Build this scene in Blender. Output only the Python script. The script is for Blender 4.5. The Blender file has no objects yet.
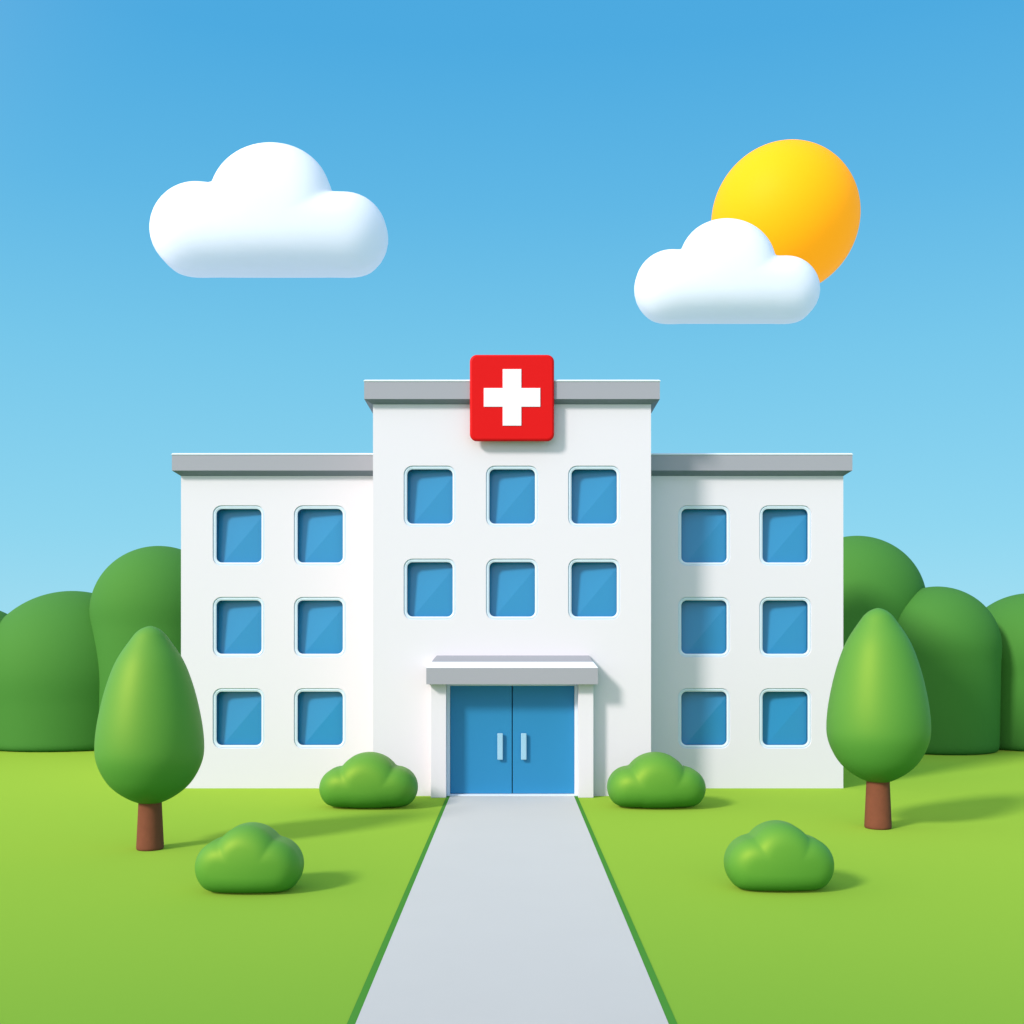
import bpy, bmesh, math
import numpy as np
from mathutils import Vector
from mathutils.geometry import tessellate_polygon

# ------------------------------------------------------------------ basics
F = 1100.0          # focal length in picture pixels
H = 4.0             # eye height
HY, CX = 647.0, 512.0
scene = bpy.context.scene
col = scene.collection
DC = 4 * F / 149.0      # front of the centre block
DW = 4 * F / 141.3      # front of the wings

def X(px, d): return (px - CX) * d / F
def Z(py, d): return H - (py - HY) * d / F

def lin(r, g, b):
    f = lambda c: c / 12.92 if c <= .04045 else ((c + .055) / 1.055) ** 2.4
    return (f(r / 255), f(g / 255), f(b / 255), 1)

def mat(name, color, rough=.6, spec=.5, sheen=0, sheen_tint=None, coat=0, vary=0, vscale=1.0, bump=0, bscale=40.0, sheen_rough=.4, stint=None):
    m = bpy.data.materials.new(name); m.use_nodes = True
    nt = m.node_tree; b = nt.nodes['Principled BSDF']
    b.inputs['Base Color'].default_value = (*color[:3], 1)
    b.inputs['Roughness'].default_value = rough
    b.inputs['Specular IOR Level'].default_value = spec
    if stint: b.inputs['Specular Tint'].default_value = (*stint, 1)
    if sheen:
        b.inputs['Sheen Weight'].default_value = sheen
        b.inputs['Sheen Roughness'].default_value = sheen_rough
        b.inputs['Sheen Tint'].default_value = (*sheen_tint[:3], 1)
    if coat:
        b.inputs['Coat Weight'].default_value = coat
        b.inputs['Coat Roughness'].default_value = .05
    if vary or bump:
        tc = nt.nodes.new('ShaderNodeTexCoord')
    if vary:
        n = nt.nodes.new('ShaderNodeTexNoise'); n.inputs['Scale'].default_value = vscale
        n.inputs['Detail'].default_value = 4
        nt.links.new(tc.outputs['Object'], n.inputs['Vector'])
        r = nt.nodes.new('ShaderNodeMapRange')
        r.inputs['From Min'].default_value = .3; r.inputs['From Max'].default_value = .7
        r.inputs['To Min'].default_value = 1 - vary; r.inputs['To Max'].default_value = 1 + vary
        nt.links.new(n.outputs['Fac'], r.inputs['Value'])
        v = nt.nodes.new('ShaderNodeVectorMath'); v.operation = 'SCALE'
        v.inputs[0].default_value = color[:3]
        nt.links.new(r.outputs['Result'], v.inputs['Scale'])
        nt.links.new(v.outputs['Vector'], b.inputs['Base Color'])
    if bump:
        n = nt.nodes.new('ShaderNodeTexNoise'); n.inputs['Scale'].default_value = bscale
        n.inputs['Detail'].default_value = 3
        nt.links.new(tc.outputs['Object'], n.inputs['Vector'])
        bp = nt.nodes.new('ShaderNodeBump'); bp.inputs['Strength'].default_value = bump
        bp.inputs['Distance'].default_value = .02
        nt.links.new(n.outputs['Fac'], bp.inputs['Height'])
        nt.links.new(bp.outputs['Normal'], b.inputs['Normal'])
    return m

M = dict(
    wall=mat('white_render', (.795, .745, .765), .75, .15),
    cornice=mat('grey_stone', (.375, .37, .395), .6, .2),
    edge_highlight=mat('pale_edge_highlight', (.80, .86, .90), .4, .5),  # bright edge highlight put into the colour
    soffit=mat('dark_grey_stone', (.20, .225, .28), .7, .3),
    hip=mat('light_grey_flashing', (.345, .35, .37), .6, .2),
    frame=mat('pale_blue_frame', (.72, .82, .90), .4, .5),
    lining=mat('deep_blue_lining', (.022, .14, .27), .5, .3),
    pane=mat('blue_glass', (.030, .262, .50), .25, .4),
    door=mat('blue_door_paint', (.024, .235, .46), .45, .25),
    handle=mat('pale_blue_handle', (.33, .57, .71), .4, .4),
    red=mat('red_enamel', (.74, .008, .008), .5, .08),
    white=mat('white_enamel', (.9, .9, .9), .5, .4),
    cloud=mat('cloud_white', (.80, .83, .85), 1, 0),
    trunk=mat('brown_bark', (.225, .070, .034), .8, .2, vary=.06, vscale=6, bump=.15, bscale=14),
    crown=mat('tree_green', (.080, .285, .044), .58, .95, stint=(1, .95, .10)),
    bush=mat('bush_green', (.092, .305, .038), .56, .95, stint=(1, .95, .10)),
    far=mat('far_tree_green', (.058, .225, .040), .8, .35, stint=(1, .95, .10)),
    lawn=mat('lawn_green', (.072, .262, .034), .9, .0, sheen=1.0, sheen_tint=(.62, .78, .07), sheen_rough=.45),
    edging=mat('cut_turf_green', (.075, .27, .04), .9, 0),
    ground=mat('pale_bounce_ground', (.56, .62, .68), .9, 0),
    path=mat('pale_concrete', (.475, .455, .405), .6, .2, sheen=.8, sheen_tint=(1, .98, .94), vary=.012, vscale=.8),
)

def link(name, me, m, parent=None, smooth=False, loc=None):
    if smooth:
        for p in me.polygons: p.use_smooth = True
    mats = m if isinstance(m, (list, tuple)) else [m]
    for mm in mats: me.materials.append(mm)
    o = bpy.data.objects.new(name, me); col.objects.link(o)
    if parent is not None: o.parent = parent
    if loc is not None: o.location = loc
    return o

def tag(o, label=None, cat=None, group=None, kind=None):
    for k, v in (('label', label), ('category', cat), ('group', group), ('kind', kind)):
        if v: o[k] = v
    return o

def empty(name, loc=(0, 0, 0)):
    o = bpy.data.objects.new(name, None); col.objects.link(o); o.location = loc
    return o

def mesh(verts, faces, name='mesh', mats=None):
    me = bpy.data.meshes.new(name); me.from_pydata([tuple(v) for v in verts], [], faces)
    if mats:
        for p, i in zip(me.polygons, mats): p.material_index = i
    me.validate(); me.update(calc_edges=True)
    return me

def fixn(me):
    bm = bmesh.new(); bm.from_mesh(me); bmesh.ops.recalc_face_normals(bm, faces=bm.faces); bm.to_mesh(me); bm.free()
    return me

def box(x0, x1, y0, y1, z0, z1, bevel=0, seg=2):
    bm = bmesh.new()
    bmesh.ops.create_cube(bm, size=1)
    for v in bm.verts:
        v.co = ((x0 + x1) / 2 + v.co.x * (x1 - x0), (y0 + y1) / 2 + v.co.y * (y1 - y0), (z0 + z1) / 2 + v.co.z * (z1 - z0))
    if bevel:
        bmesh.ops.bevel(bm, geom=list(bm.edges), offset=bevel, segments=seg, profile=.5, affect='EDGES')
    me = bpy.data.meshes.new('box'); bm.to_mesh(me); bm.free()
    return me

def rrect(x0, x1, z0, z1, r, n=7):
    pts = []
    for cx, cz, a0 in ((x1 - r, z1 - r, 0), (x0 + r, z1 - r, 90), (x0 + r, z0 + r, 180), (x1 - r, z0 + r, 270)):
        for k in range(n + 1):
            a = math.radians(a0 + 90 * k / n)
            pts.append((cx + r * math.cos(a), cz + r * math.sin(a)))
    return pts          # counter-clockwise

# ------------------------------------------------------------------ building
hospital = empty('hospital', (0, DC, 0))
tag(hospital, 'white three-storey hospital with blue windows, grey cornices and a blue double door', 'hospital')
HO = Vector((0, DC, 0))
def rel(me):
    me.transform(__import__('mathutils').Matrix.Translation(-HO)); return me
def hpart(name, me, m, parent=None, smooth=False):
    return link(name, rel(me), m, parent or hospital, smooth)

REC, GL = .045, .165      # frame recess, glass recess

def block(x0, x1, d, depth, ztop, holes, door=None):
    """a wall block whose front face has rounded window openings (with reveals) and maybe a door notch"""
    vs, fs = [], []
    if door:
        dx0, dx1, dz = door
        outer = [(x0, 0), (dx0, 0), (dx0, dz), (dx1, dz), (dx1, 0), (x1, 0), (x1, ztop), (x0, ztop)]
    else:
        outer = [(x0, 0), (x1, 0), (x1, ztop), (x0, ztop)]
    loops = [outer] + [h[::-1] for h in holes]
    polys = [[Vector((p[0], p[1], 0)) for p in lp] for lp in loops]
    tris = tessellate_polygon(polys)
    for lp in loops:
        for p in lp: vs.append((p[0], d, p[1]))
    fs += [tuple(t) for t in tris]
    off = len(outer)
    for h in holes:
        n = len(h); b = len(vs)
        for p in h[::-1]: vs.append((p[0], d + REC, p[1]))
        for k in range(n):
            fs.append((off + k, off + (k + 1) % n, b + (k + 1) % n, b + k))
        off += n
    b = len(vs)
    if door:
        vs += [(dx0, d + .3, 0), (dx0, d + .3, dz), (dx1, d + .3, dz), (dx1, d + .3, 0)]
        fs += [(1, b, b + 1, 2), (2, b + 1, b + 2, 3), (3, b + 2, b + 3, 4)]
    # sides, back, top
    b = len(vs)
    vs += [(x0, d + depth, 0), (x1, d + depth, 0), (x1, d + depth, ztop), (x0, d + depth, ztop)]
    l0, r0, r1, l1 = (0, 5, 6, 7) if door else (0, 1, 2, 3)
    fs += [(l0, l1, b + 3, b), (r0, b + 1, b + 2, r1), (b, b + 3, b + 2, b + 1), (l1, r1, b + 2, b + 3)]
    me = mesh(vs, fs)
    bm = bmesh.new(); bm.from_mesh(me)
    bmesh.ops.recalc_face_normals(bm, faces=bm.faces)
    bm.to_mesh(me); bm.free()
    return me

def window(px0, px1, py0, py1, d):
    """returns the opening loop and builds window > lining, pane"""
    s = d / F
    x0, x1, z1, z0 = X(px0, d), X(px1, d), Z(py0, d), Z(py1, d)
    fw = 3.4 * s
    r = 5.5 * s
    outer = rrect(x0 - fw, x1 + fw, z0 - fw, z1 + fw, r + fw)
    inner = rrect(x0, x1, z0, z1, r)
    mid = rrect(x0 - fw * .5, x1 + fw * .5, z0 - fw * .5, z1 + fw * .5, r + fw * .5)
    n = len(outer)
    vs, fs = [], []
    for lp, y in ((outer, d + REC), (mid, d + REC - .022), (inner, d + REC - .004), (inner, d + REC + .02)):
        vs += [(p[0], y, p[1]) for p in lp]
    for a in range(3):
        for k in range(n):
            k2 = (k + 1) % n
            fs.append((a * n + k, a * n + k2, (a + 1) * n + k2, (a + 1) * n + k))
    fr = hpart('window', fixn(mesh(vs, fs)), M['frame'])
    # lining
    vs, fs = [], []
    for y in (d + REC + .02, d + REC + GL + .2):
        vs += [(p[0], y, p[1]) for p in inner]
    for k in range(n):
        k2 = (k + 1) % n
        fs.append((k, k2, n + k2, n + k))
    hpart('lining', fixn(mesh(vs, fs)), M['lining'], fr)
    # pane in two facets, creased along a diagonal to imitate a reflection band
    A = Vector((x0 + (x1 - x0) * .12, z0)); B = Vector((x1, z0 + (z1 - z0) * .88))
    t = (B - A).normalized(); nn = Vector((-t.y, t.x))       # points to the upper left
    vs, up, lo = [], [], []
    def side(p): return (Vector(p) - A).dot(nn)
    def addv(p):
        s_ = side(p); y = d + REC + GL + (max(s_, 0) * .12)
        y = min(y, d + REC + GL + .19)
        vs.append((p[0], y, p[1])); return len(vs) - 1
    big = inner
    for k in range(n):
        p, q = big[k], big[(k + 1) % n]
        sp, sq = side(p), side(q)
        (up if sp > 0 else lo).append(addv(p))
        if (sp > 0) != (sq > 0):
            u = sp / (sp - sq)
            c = addv((p[0] + (q[0] - p[0]) * u, p[1] + (q[1] - p[1]) * u))
            up.append(c); lo.append(c)
    me = mesh(vs, [up, lo]); 
    # flat shading per facet; orient towards the viewer
    bm = bmesh.new(); bm.from_mesh(me); bm.faces.ensure_lookup_table()
    for f in bm.faces:
        f.normal_update()
        if f.normal.y > 0: f.normal_flip()
    bm.to_mesh(me); bm.free()
    hpart('pane', me, M['pane'], fr)
    return outer

side_rows = ((508.7, 562.4), (600.3, 653.8), (691.6, 745.2))
lw = [window(a, b, c, e, DW) for (c, e) in side_rows for (a, b) in ((216, 261.2), (297.2, 342.6))]
cw = [window(a, b, c, e, DC) for (c, e) in ((469, 523.5), (562, 616.5)) for (a, b) in ((407, 452.6), (489.3, 535), (571.5, 617))]
rw = [window(a, b, c, e, DW) for (c, e) in side_rows for (a, b) in ((681.5, 727), (762.8, 808.2))]

cx0, cx1 = X(373, DC), X(651, DC)
zc_wall = Z(404.4, DC)          # where the soffit of the cornice meets the wall
door_x0, door_x1 = X(446.5, DC), X(578, DC)
door_z = Z(684, DC - .3)
hpart('wall', block(cx0, cx1, DC, 9, zc_wall + .3, cw, (door_x0, door_x1, door_z)), M['wall'])
wx0, wx1 = X(181, DW), X(843.3, DW)
zw_wall = Z(476, DW)
hpart('wall', block(wx0, cx0, DW, 6.5, zw_wall + .3, lw), M['wall'])
hpart('wall', block(cx1, wx1, DW, 6.5, zw_wall + .3, rw), M['wall'])

def ring_stack(rings, caps=True, mats=None):
    """rings: list of (x0, x1, y0, y1, z)"""
    vs, fs, mi = [], [], []
    for (x0, x1, y0, y1, z) in rings:
        vs += [(x0, y0, z), (x1, y0, z), (x1, y1, z), (x0, y1, z)]
    for a in range(len(rings) - 1):
        for k in range(4):
            k2 = (k + 1) % 4
            fs.append((a * 4 + k, a * 4 + k2, a * 4 + 4 + k2, a * 4 + 4 + k))
            mi.append(mats[a] if mats else 0)
    if caps:
        fs.append((3, 2, 1, 0)); mi.append(0)
        b = (len(rings) - 1) * 4
        fs.append((b, b + 1, b + 2, b + 3)); mi.append(mats[-1] if mats else 0)
    return fixn(mesh(vs, fs, mats=mi))

def cornice(x0, x1, d, depth, oc, os_, z_wall, py_low, py_top, left=True, right=True):
    """stone band round the wall head: sloped soffit below, near-white strip on top standing in for the sunlit edge"""
    l, r = (oc if left else 0), (oc if right else 0)
    df = d - oc
    zl, zt = Z(py_low, df), Z(py_top, df)
    e = .002
    hl_h = .055
    R = lambda o, z: (x0 - (o + os_ - oc if left and o > .01 else .003 if left else -e), x1 + (o + os_ - oc if right and o > .01 else .003 if right else -e), d - o, d + depth + o, z)
    c = hpart('cornice', ring_stack([R(.003, z_wall), R(oc, zl), R(oc, zt - hl_h)], mats=[1, 0]), [M['cornice'], M['soffit']])
    hpart('edge_highlight', ring_stack([R(oc + .012, zt - hl_h + .002), R(oc + .018, zt - .035), R(oc - .02, zt), R(-.06, zt), R(-.08, zt - .04)]), M['edge_highlight'], c)
    return c

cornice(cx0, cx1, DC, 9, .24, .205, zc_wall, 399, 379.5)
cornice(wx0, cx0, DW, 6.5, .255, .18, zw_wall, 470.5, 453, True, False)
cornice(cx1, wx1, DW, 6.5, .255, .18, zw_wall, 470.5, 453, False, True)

# porch: canopy, columns, double door
dcol = DC - .36
dcan = DC - .66
can = [ (X(426.3, dcan), X(598, dcan), dcan, DC - .002, Z(684.3, dcan)),
        (X(426.3, dcan), X(598, dcan), dcan, DC - .002, Z(668, dcan)) ]
canopy = hpart('canopy', ring_stack(can), M['cornice'])
d2 = dcan + .10
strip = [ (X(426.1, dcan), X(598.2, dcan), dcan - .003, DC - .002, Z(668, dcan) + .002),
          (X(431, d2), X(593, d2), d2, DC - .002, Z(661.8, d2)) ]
hpart('canopy_highlight', ring_stack(strip), M['edge_highlight'], canopy)  # highlight along the canopy's chamfer, painted as a near-white strip
hip = [ (X(431.5, d2), X(592.5, d2), d2 + .01, DC - .002, Z(661.8, d2) + .002),
        (X(437, DC), X(589, DC), DC - .10, DC - .002, Z(655.5, DC - .1)) ]
hpart('canopy_roof', ring_stack(hip), M['hip'], canopy)
for a, b in ((430.7, 446.2), (578.4, 593.6)):
    hpart('porch_column', box(X(a, dcol), X(b, dcol), dcol, DC + .01, 0, Z(684.3, dcan) - .002, .012), M['wall'])
dd = DC + .13
# pale door surround
fr_w = .09
ox0, ox1 = door_x0, door_x1
fvs = []
sur = bmesh.new()
def addbox(bm, x0, x1, y0, y1, z0, z1):
    r = bmesh.ops.create_cube(bm, size=1)
    for v in r['verts']:
        v.co = ((x0 + x1) / 2 + v.co.x * (x1 - x0), (y0 + y1) / 2 + v.co.y * (y1 - y0), (z0 + z1) / 2 + v.co.z * (z1 - z0))
addbox(sur, ox0 + .002, ox0 + fr_w, DC + .05, DC + .29, .03, door_z - .002)
addbox(sur, ox1 - fr_w, ox1 - .002, DC + .05, DC + .29, .03, door_z - .002)
addbox(sur, ox0 + fr_w + .002, ox1 - fr_w - .002, DC + .05, DC + .29, door_z - .06, door_z - .002)
me = bpy.data.meshes.new('sur'); sur.to_mesh(me); sur.free()
hpart('door_frame', me, M['frame'])
hpart('threshold', box(ox0 + .01, ox1 - .01, DC - .05, DC + .28, 0, .045, .01), M['frame'])
midx = X(512.3, dd)
for s in (-1, 1):
    a = midx + s * .012
    b = (ox0 + fr_w + .004) if s < 0 else (ox1 - fr_w - .004)
    leaf = hpart('door', box(min(a, b), max(a, b), dd, dd + .06, .05, door_z - .065, .01), M['door'])
    hx = X(500.2 if s < 0 else 523.8, dd)
    zt_, zb_ = Z(733, dd), Z(759.5, dd)
    bm = bmesh.new()
    me = box(hx - .075, hx + .075, dd - .11, dd - .05, zb_, zt_, .02)
    bm.from_mesh(me)
    addbox(bm, hx - .04, hx + .04, dd - .055, dd + .002, zb_ + .1, zb_ + .18)
    addbox(bm, hx - .04, hx + .04, dd - .055, dd + .002, zt_ - .18, zt_ - .1)
    me = bpy.data.meshes.new('h'); bm.to_mesh(me); bm.free()
    hpart('handle', me, M['handle'], leaf)

# ------------------------------------------------------------------ sign
ds = DC - .345
sign = empty('cross_sign', (X(512, ds), ds, Z(397.5, ds)))
tag(sign, 'red square sign with a white cross mounted on the grey cornice', 'sign')
s = ds / F
def bevel_plate(x0, x1, z0, z1, r, y_back, y_front, bev):
    loops = [(0, y_back), (0, y_front + bev), (bev * .35, y_front + bev * .3), (bev, y_front)]
    vs, fs = [], []
    for ins, y in loops:
        vs += [(p[0], y, p[1]) for p in rrect(x0 + ins, x1 - ins, z0 + ins, z1 - ins, r - ins * .6, 10)]
    n = len(vs) // len(loops)
    for a in range(len(loops) - 1):
        for k in range(n):
            k2 = (k + 1) % n
            fs.append((a * n + k, a * n + k2, (a + 1) * n + k2, (a + 1) * n + k))
    fs.append(tuple(range(n))[::-1]); fs.append(tuple(range((len(loops) - 1) * n, len(loops) * n)))
    return fixn(mesh(vs, fs))
link('panel', bevel_plate(-42.2 * s, 42.2 * s, -43.2 * s, 43.2 * s, 7 * s, .10, 0, .055), M['red'], sign)
c, a, th = 28.2 * s, 9.3 * s, .018
pts = [(-a, -c), (a, -c), (a, -a), (c, -a), (c, a), (a, a), (a, c), (-a, c), (-a, a), (-c, a), (-c, -a), (-a, -a)]
vs = [(p[0], .002, p[1]) for p in pts] + [(p[0], -th, p[1]) for p in pts]
fs = [tuple(range(12)), tuple(range(12, 24))] + [(k, (k + 1) % 12, 12 + (k + 1) % 12, 12 + k) for k in range(12)]
link('cross', fixn(mesh(vs, fs)), M['white'], sign)

# ------------------------------------------------------------------ lobed solids (clouds, bushes, far trees)
def dirs(sub=6):
    bm = bmesh.new(); bmesh.ops.create_icosphere(bm, subdivisions=sub, radius=1)
    v = np.array([q.co[:] for q in bm.verts]); f = [tuple(q.index for q in p.verts) for p in bm.faces]; bm.free()
    return v, f
DV, DF = dirs(6)

def smin(a, b, k):
    h = np.maximum(k - np.abs(a - b), 0) / k
    return np.minimum(a, b) - h * h * k / 4

def lobed(spheres, cones, centre, k=4, floor=None, kf=4, body=None, kb=20, solid=False):
    """a lobed outline (a smooth union of rounds and tapered bars) swelling into a smooth body in depth; units: picture pixels, y = depth"""
    C = np.array(centre, float)
    d = DV
    flat = np.array((1, 1, 1) if solid else (1, 0, 1), float)
    def sdf(p):
        q = p * flat
        v = None
        for (x, y, z, r) in spheres:
            t = np.sqrt(((q - np.array((x, y, z)) * flat) ** 2).sum(1)) - r
            v = t if v is None else smin(v, t, k)
        for (p0, r0, p1, r1) in cones:
            p0_, p1_ = np.array(p0, float) * flat, np.array(p1, float) * flat
            ab = p1_ - p0_
            u = np.clip(((q - p0_) @ ab) / (ab @ ab), 0, 1)
            t = np.sqrt(((q - (p0_ + u[:, None] * ab)) ** 2).sum(1)) - (r0 + (r1 - r0) * u)
            v = t if v is None else smin(v, t, k)
        if floor is not None:
            v = -smin(-v, -(floor - q[:, 2]), kf)
        if body is not None:
            fr_ = np.array(body[1], float); e = (p - np.array(body[0], float)) / fr_
            l0 = np.sqrt((e ** 2).sum(1)) + 1e-9; l1 = np.sqrt(((e / fr_) ** 2).sum(1)) + 1e-9
            v = -smin(-v, -l0 * (l0 - 1) / l1, kb)
        return v
    lo = np.zeros(len(d)); hi = np.full(len(d), 400.)
    # outermost crossing: march inwards
    t = np.full(len(d), 300.); step = 3.0
    act = np.ones(len(d), bool)
    for _ in range(100):
        v = sdf(C + d * t[:, None])
        act &= v > 0
        if not act.any(): break
        t[act] -= step
    hi = t + step; lo = t
    for _ in range(14):
        m_ = (lo + hi) / 2; v = sdf(C + d * m_[:, None])
        ins = v < 0
        lo = np.where(ins, m_, lo); hi = np.where(ins, hi, m_)
    return C + d * ((lo + hi) / 2)[:, None]

def place_lobed(name, m, pts, d, ref, z0=None):
    """pts in picture pixels (x right, y depth, z = -row) relative to nothing; ref = (px, py) of the base"""
    s = d / F
    base = Vector((X(ref[0], d), d, Z(ref[1], d) if z0 is None else z0))
    P = np.array(pts)
    V = np.stack([(P[:, 0] - ref[0]) * s, P[:, 1] * s, (P[:, 2] + ref[1]) * s], 1)
    me = mesh(V.tolist(), DF)
    return link(name, me, m, smooth=True, loc=base)

# clouds
cb = M['cloud'].node_tree.nodes['Principled BSDF']      # light passes some way into a cloud
cb.inputs['Subsurface Weight'].default_value = 1; cb.inputs['Subsurface Scale'].default_value = 3.5
cb.inputs['Subsurface Radius'].default_value = (1, 1, 1)
def cloud(lobes, d, label, dy=0):
    sp, ref = lobes['s'], lobes['ref']
    pts = lobed(sp, lobes['c'], lobes['o'], k=lobes.get('k', 5), floor=-lobes['bot'], kf=6, body=lobes['body'], kb=lobes['kb'])
    o = place_lobed('cloud', M['cloud'], pts, d, ref)
    return tag(o, label, 'cloud')
cloud(dict(s=[(272.5, 0, -204.5, 60.5), (197.5, 3, -230.5, 44.5), (347.5, -4, -236, 39.2)],
           c=[((197.5, 3, -230.5), 44.3, (347.5, -4, -236), 39)], o=(270, 0, -232), bot=275, ref=(270, 276), k=3, body=((270, 0, -244), (185, 40, 128)), kb=36), 82,
      'big puffy white cloud floating alone in the open sky')
cloud(dict(s=[(726, 0, -267, 48), (670.5, 3, -287.5, 35), (786, -4, -290.5, 31.6)],
           c=[((670.5, 3, -287.5), 34.8, (786, -3, -291), 31.4)], o=(727, 0, -287), bot=323, ref=(727, 323), k=3, body=((727, 0, -298), (145, 31, 100)), kb=28), 70,
      'small puffy white cloud floating in front of the yellow sun')

# sun ball
ds_ = 96
v = DV * (72.3 * ds_ / F)
ms = mat('sun_yellow', (1.0, .46, .004), .6, .12)
b = ms.node_tree.nodes['Principled BSDF']
b.inputs['Emission Color'].default_value = (1, .20, .002, 1); b.inputs['Emission Strength'].default_value = .42
o = link('sun', mesh(v.tolist(), DF), ms, smooth=True, loc=(X(784.8, ds_), ds_, Z(219, ds_)))
tag(o, 'glossy yellow sun ball half hidden by the small cloud', 'sun')

# bushes
def bush(cx, top, bot, k, d, label, small=False, lobe=None):
    big, sl, sr = lobe
    s_ = [(cx, 0, -big[0], big[1]), (cx + sl[0], 0, -sl[1], sl[2]), (cx + sr[0], 0, -sr[1], sr[2])]
    c_ = [((cx + sl[0], 0, -sl[1]), sl[2] - .3, (cx + sr[0], 0, -sr[1]), sr[2] - .3)]
    pts = lobed(s_, c_, (cx, 0, -(bot - 24)), k=2.5, floor=-bot, kf=5, body=((cx, 0, -(sl[1] - 6)), ((sl[2] + abs(sl[0])) * 1.45, big[1] * 1.05, (bot - top) * .82)), kb=big[1] * .6)
    o = place_lobed('round_bush', M['bush'], pts, d, (cx, bot), z0=0)
    return tag(o, label, 'bush', 'low round bushes on the lawn')
fl = ((859, 32.5), (-24.5, 869, 27.6), (24.5, 869, 27.6))
fr = ((857, 32.5), (-24.8, 867, 27.8), (25, 867, 27.8))
nb = ((784, 31), (-27.3, 789, 20.8), (27.3, 789, 20.8))
bush(250, 823, 893.5, 4, 4 * F / 243.5, 'round bush on the open lawn beside the shorter trunked tree', lobe=fl)
bush(778.3, 821, 891.5, 4, 4 * F / 241.5, 'round bush on the open lawn between the path and the taller trunked tree', lobe=fr)
bush(369, 753, 808, 3, 4 * F / 160, 'low round bush by the wall, left of the entrance', lobe=nb)
bush(656, 753, 808, 3, 4 * F / 160, 'low round bush by the wall, right of the entrance', lobe=nb)

# far round trees behind the building
def far_tree(cx, top, r, d, label, dy=0):
    base = 753
    cz = -(top + r)
    pts = lobed([(cx, 0, cz, r)], [((cx, 0, cz), r, (cx, 0, -base), r * .97)], (cx, 0, cz - 20), k=2, floor=-base, kf=6, solid=True)
    # picture pixels were measured at the row's front
    d = d / (1 - r / F) + dy
    o = place_lobed('round_tree', M['far'], pts, d, (cx, base), z0=0)
    return tag(o, label, 'tree', 'tall rounded trees in a row behind the hospital')
DT = 4 * F / 106
far_tree(74, 600, 88, DT, 'lower domed tree behind the shorter trunked tree, far from the wall')
far_tree(160.5, 553, 66, DT, 'tall domed tree peeking out behind the left wing')
far_tree(855, 543, 67, DT, 'tall domed tree peeking out behind the right wing')
far_tree(936, 590, 60, DT, 'lower domed tree overlapping a taller one behind the taller trunked tree', -1.2)
far_tree(-30, 612, 70, DT, 'domed tree at the left end of the far row')
far_tree(1030, 600, 66, DT, 'domed tree at the right end of the far row')

# ------------------------------------------------------------------ trees with egg-shaped crowns
def egg(h, wscale):
    key = [(0, 0), (.012, .045), (.04, .082), (.075, .108), (.18, .183), (.29, .228), (.40, .262), (.56, .296), (.69, .306), (.76, .295), (.82, .270),
           (.88, .232), (.93, .178), (.97, .112), (.992, .055), (1, 0)]
    P = [Vector(((-key[1][1]), key[1][0]))] + [Vector((r, t)) for t, r in key] + [Vector((-key[-2][1], key[-2][0]))]
    prof = []
    for i in range(1, len(P) - 2):
        for q in range(6):
            u = q / 6
            a, b_, c_, d_ = P[i - 1], P[i], P[i + 1], P[i + 2]
            prof.append(.5 * ((2 * b_) + (c_ - a) * u + (2 * a - 5 * b_ + 4 * c_ - d_) * u * u + (3 * b_ - a - 3 * c_ + d_) * u ** 3))
    # smooth the profile
    prof = prof[1:]
    for _ in range(10):
        prof = [prof[0]] + [(prof[i - 1] + prof[i] * 2 + prof[i + 1]) / 4 for i in range(1, len(prof) - 1)] + [prof[-1]]
    n = 72
    vs = [(0, 0, h)]
    for p in prof:
        for k in range(n):
            a = 2 * math.pi * k / n
            vs.append((max(p.x, 0) * h * wscale * math.cos(a), max(p.x, 0) * h * wscale * math.sin(a), h * (1 - p.y)))
    vs.append((0, 0, 0))
    fs = [(0, 1 + k, 1 + (k + 1) % n) for k in range(n)]
    for a in range(len(prof) - 1):
        for k in range(n):
            k2 = (k + 1) % n
            fs.append((1 + a * n + k, 1 + (a + 1) * n + k, 1 + (a + 1) * n + k2, 1 + a * n + k2))
    b0 = 1 + (len(prof) - 1) * n
    fs += [(b0 + k, len(vs) - 1, b0 + (k + 1) % n) for k in range(n)]
    return vs, fs

def tree(cx, top, cbot, base, wid, tw_top, tw_bot, label):
    d = 4 * F / (base - 2 - HY)
    s_ = d / F
    root = empty('tree', (X(cx, d), d, 0))
    tag(root, label, 'tree', 'trees with egg-shaped crowns')
    h = (cbot - top) * s_; z0 = (base - 2 - cbot) * s_
    vs, fs = egg(h, wid / 2 / (.306 * (cbot - top)))
    link('crown', fixn(mesh([(a, b_, c_ + z0) for a, b_, c_ in vs], fs)), M['crown'], root, smooth=True)
    n = 40; vs, fs = [], []
    zt = z0 + h * .16
    L = 12
    prof = [(0, 1.0), (.03, 1.06)]
    zs = [0, .02, .06] + [.06 + (zt - .06) * k / L for k in range(1, L + 1)]
    for z in zs:
        u = z / z0
        r = (tw_bot / 2 + (tw_top - tw_bot) / 2 * min(u, 1)) * s_
        if z == 0: r *= .93
        if z == .02: r *= .985
        for k in range(n):
            a = 2 * math.pi * k / n
            vs.append((r * math.cos(a), r * math.sin(a), z))
    for a in range(len(zs) - 1):
        for k in range(n):
            k2 = (k + 1) % n
            fs.append((a * n + k, a * n + k2, (a + 1) * n + k2, (a + 1) * n + k))
    fs.append(tuple(range(n))[::-1]); fs.append(tuple(range((len(zs) - 1) * n, len(zs) * n)))
    link('trunk', fixn(mesh(vs, fs)), M['trunk'], root, smooth=True)
    return root
tree(150.1, 626, 804.5, 851, 105, 22.5, 26.8, 'shorter tree with an egg-shaped crown in front of the left wing corner')
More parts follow.
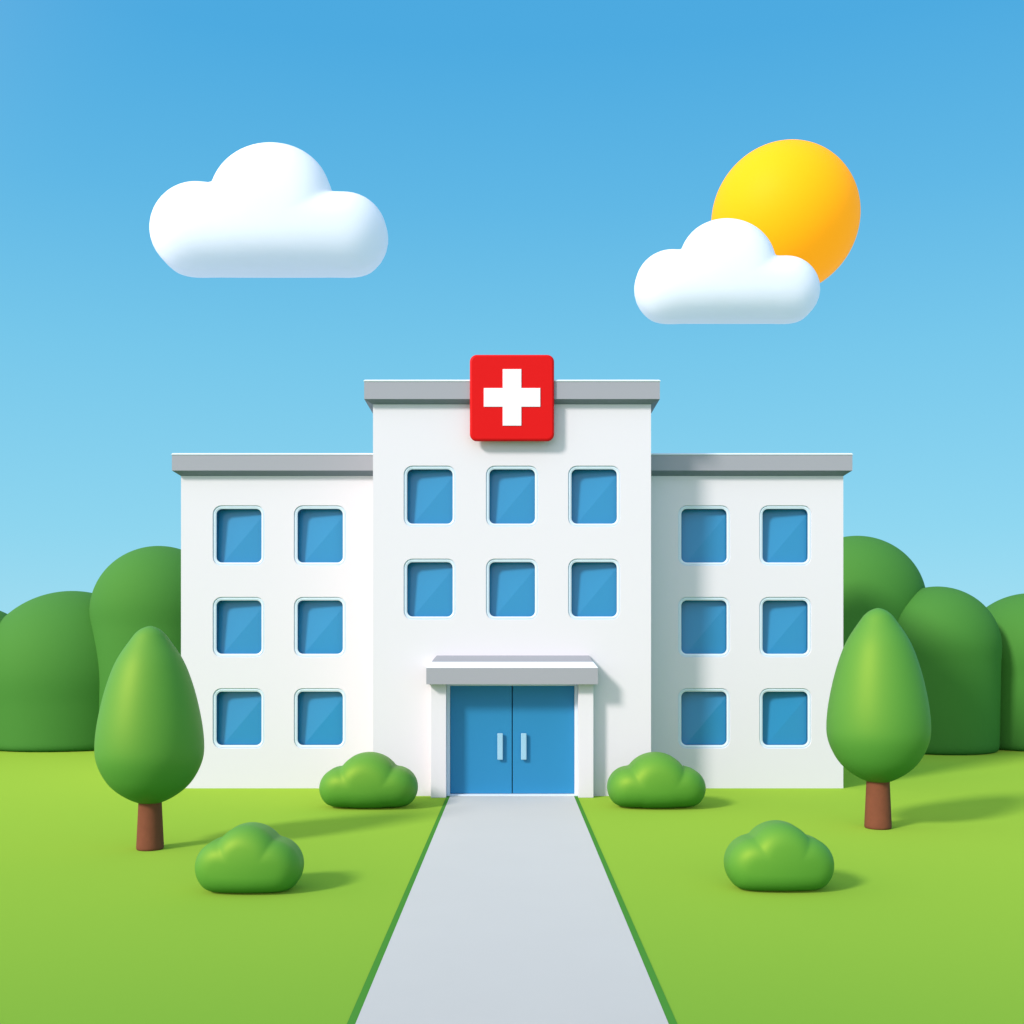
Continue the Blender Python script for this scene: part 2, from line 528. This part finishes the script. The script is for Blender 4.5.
tree(878, 608, 783.5, 830, 100, 22.5, 26.5, 'taller tree with an egg-shaped crown in front of the right wing corner')

# ------------------------------------------------------------------ ground
def sheet(name, x0, x1, y0, y1, z, m, nx=1, ny=1):
    me = mesh([(x0, y0, z), (x1, y0, z), (x1, y1, z), (x0, y1, z)], [(0, 1, 2, 3)])
    return tag(link(name, me, m), kind='structure')
sheet('ground', -900, 900, -300, 1500, -.02, M['ground'])  # pale stretch beyond the lawn, added to bounce untinted light onto the clouds
sheet('lawn', -48, 48, -8, 62, 0, M['lawn'])
PW, EW = 1.66, 1.752
sheet('lawn_edging', -EW, EW, -6, DC - .07, .004, M['edging'])
sheet('path', -PW, PW, -6, DC - .06, .008, M['path'])

# ------------------------------------------------------------------ light
sd = Vector((1.07, 1.0, -.9)).normalized()
L = bpy.data.lights.new('sun_light', 'SUN'); L.energy = 3.0; L.angle = math.radians(9.5); L.color = (1, .945, .92)
lo = bpy.data.objects.new('sun_light', L); col.objects.link(lo)
lo.rotation_euler = sd.to_track_quat('-Z', 'Y').to_euler()
w = bpy.data.worlds.new('World'); scene.world = w; w.use_nodes = True
nt = w.node_tree; bg = nt.nodes['Background']; N = nt.nodes.new; K = nt.links.new
sky = N('ShaderNodeTexSky'); sky.sky_type = 'NISHITA'; sky.sun_disc = False
sky.sun_elevation = math.asin(-sd.z); sky.sun_rotation = math.atan2(-sd.x, -sd.y) % (2 * math.pi)
sky.air_density = 1.0; sky.dust_density = .3; sky.ozone_density = 2.0
tc = N('ShaderNodeTexCoord'); sep = N('ShaderNodeSeparateXYZ'); K(tc.outputs['Generated'], sep.inputs[0])
ramp = N('ShaderNodeValToRGB'); cr = ramp.color_ramp; K(sep.outputs['Z'], ramp.inputs['Fac'])
STOPS = [(0, (160, 224, 246)), (.10, (141, 216, 243)), (.25, (119, 203, 239)), (.37, (96, 187, 234)), (.48, (77, 174, 229)), (1, (62, 160, 224))]
for i, (p, c_) in enumerate(STOPS):
    e = cr.elements[i] if i < 2 else cr.elements.new(p)
    e.position = p; e.color = lin(*c_)
mx = N('ShaderNodeMix'); mx.data_type = 'RGBA'; mx.blend_type = 'MIX'; mx.inputs['Factor'].default_value = .93
ns = N('ShaderNodeVectorMath'); ns.operation = 'SCALE'; ns.inputs['Scale'].default_value = .08
K(sky.outputs['Color'], ns.inputs[0]); K(ns.outputs['Vector'], mx.inputs['A']); K(ramp.outputs['Color'], mx.inputs['B'])
# pale wall fill added around the real sun, behind and left of the viewer
dt = N('ShaderNodeVectorMath'); dt.operation = 'DOT_PRODUCT'; dt.inputs[1].default_value = (-sd.x, -sd.y, -sd.z)
K(tc.outputs['Generated'], dt.inputs[0])
mr = N('ShaderNodeMapRange'); mr.interpolation_type = 'SMOOTHSTEP'
mr.inputs['From Min'].default_value = -.1; mr.inputs['From Max'].default_value = 1
K(dt.outputs['Value'], mr.inputs['Value'])
m2 = N('ShaderNodeMix'); m2.data_type = 'RGBA'; m2.inputs['B'].default_value = (1.1, 1.1, 1.25, 1)
K(mr.outputs['Result'], m2.inputs['Factor']); K(mx.outputs['Result'], m2.inputs['A'])
K(m2.outputs['Result'], bg.inputs['Color'])
bg.inputs['Strength'].default_value = 1.0

# ------------------------------------------------------------------ camera
cd = bpy.data.cameras.new('camera'); cam = bpy.data.objects.new('camera', cd); col.objects.link(cam)
cam.location = (0, 0, H); cam.rotation_euler = (math.pi / 2, 0, 0)
cd.sensor_width = 36; cd.lens = 36 * F / 1024; cd.shift_y = (HY - 512) / 1024; cd.clip_end = 5000
scene.camera = cam
vs_ = scene.view_settings
vs_.view_transform = 'Standard'; vs_.look = 'None'; vs_.exposure = 0; vs_.gamma = 1; vs_.use_curve_mapping = False
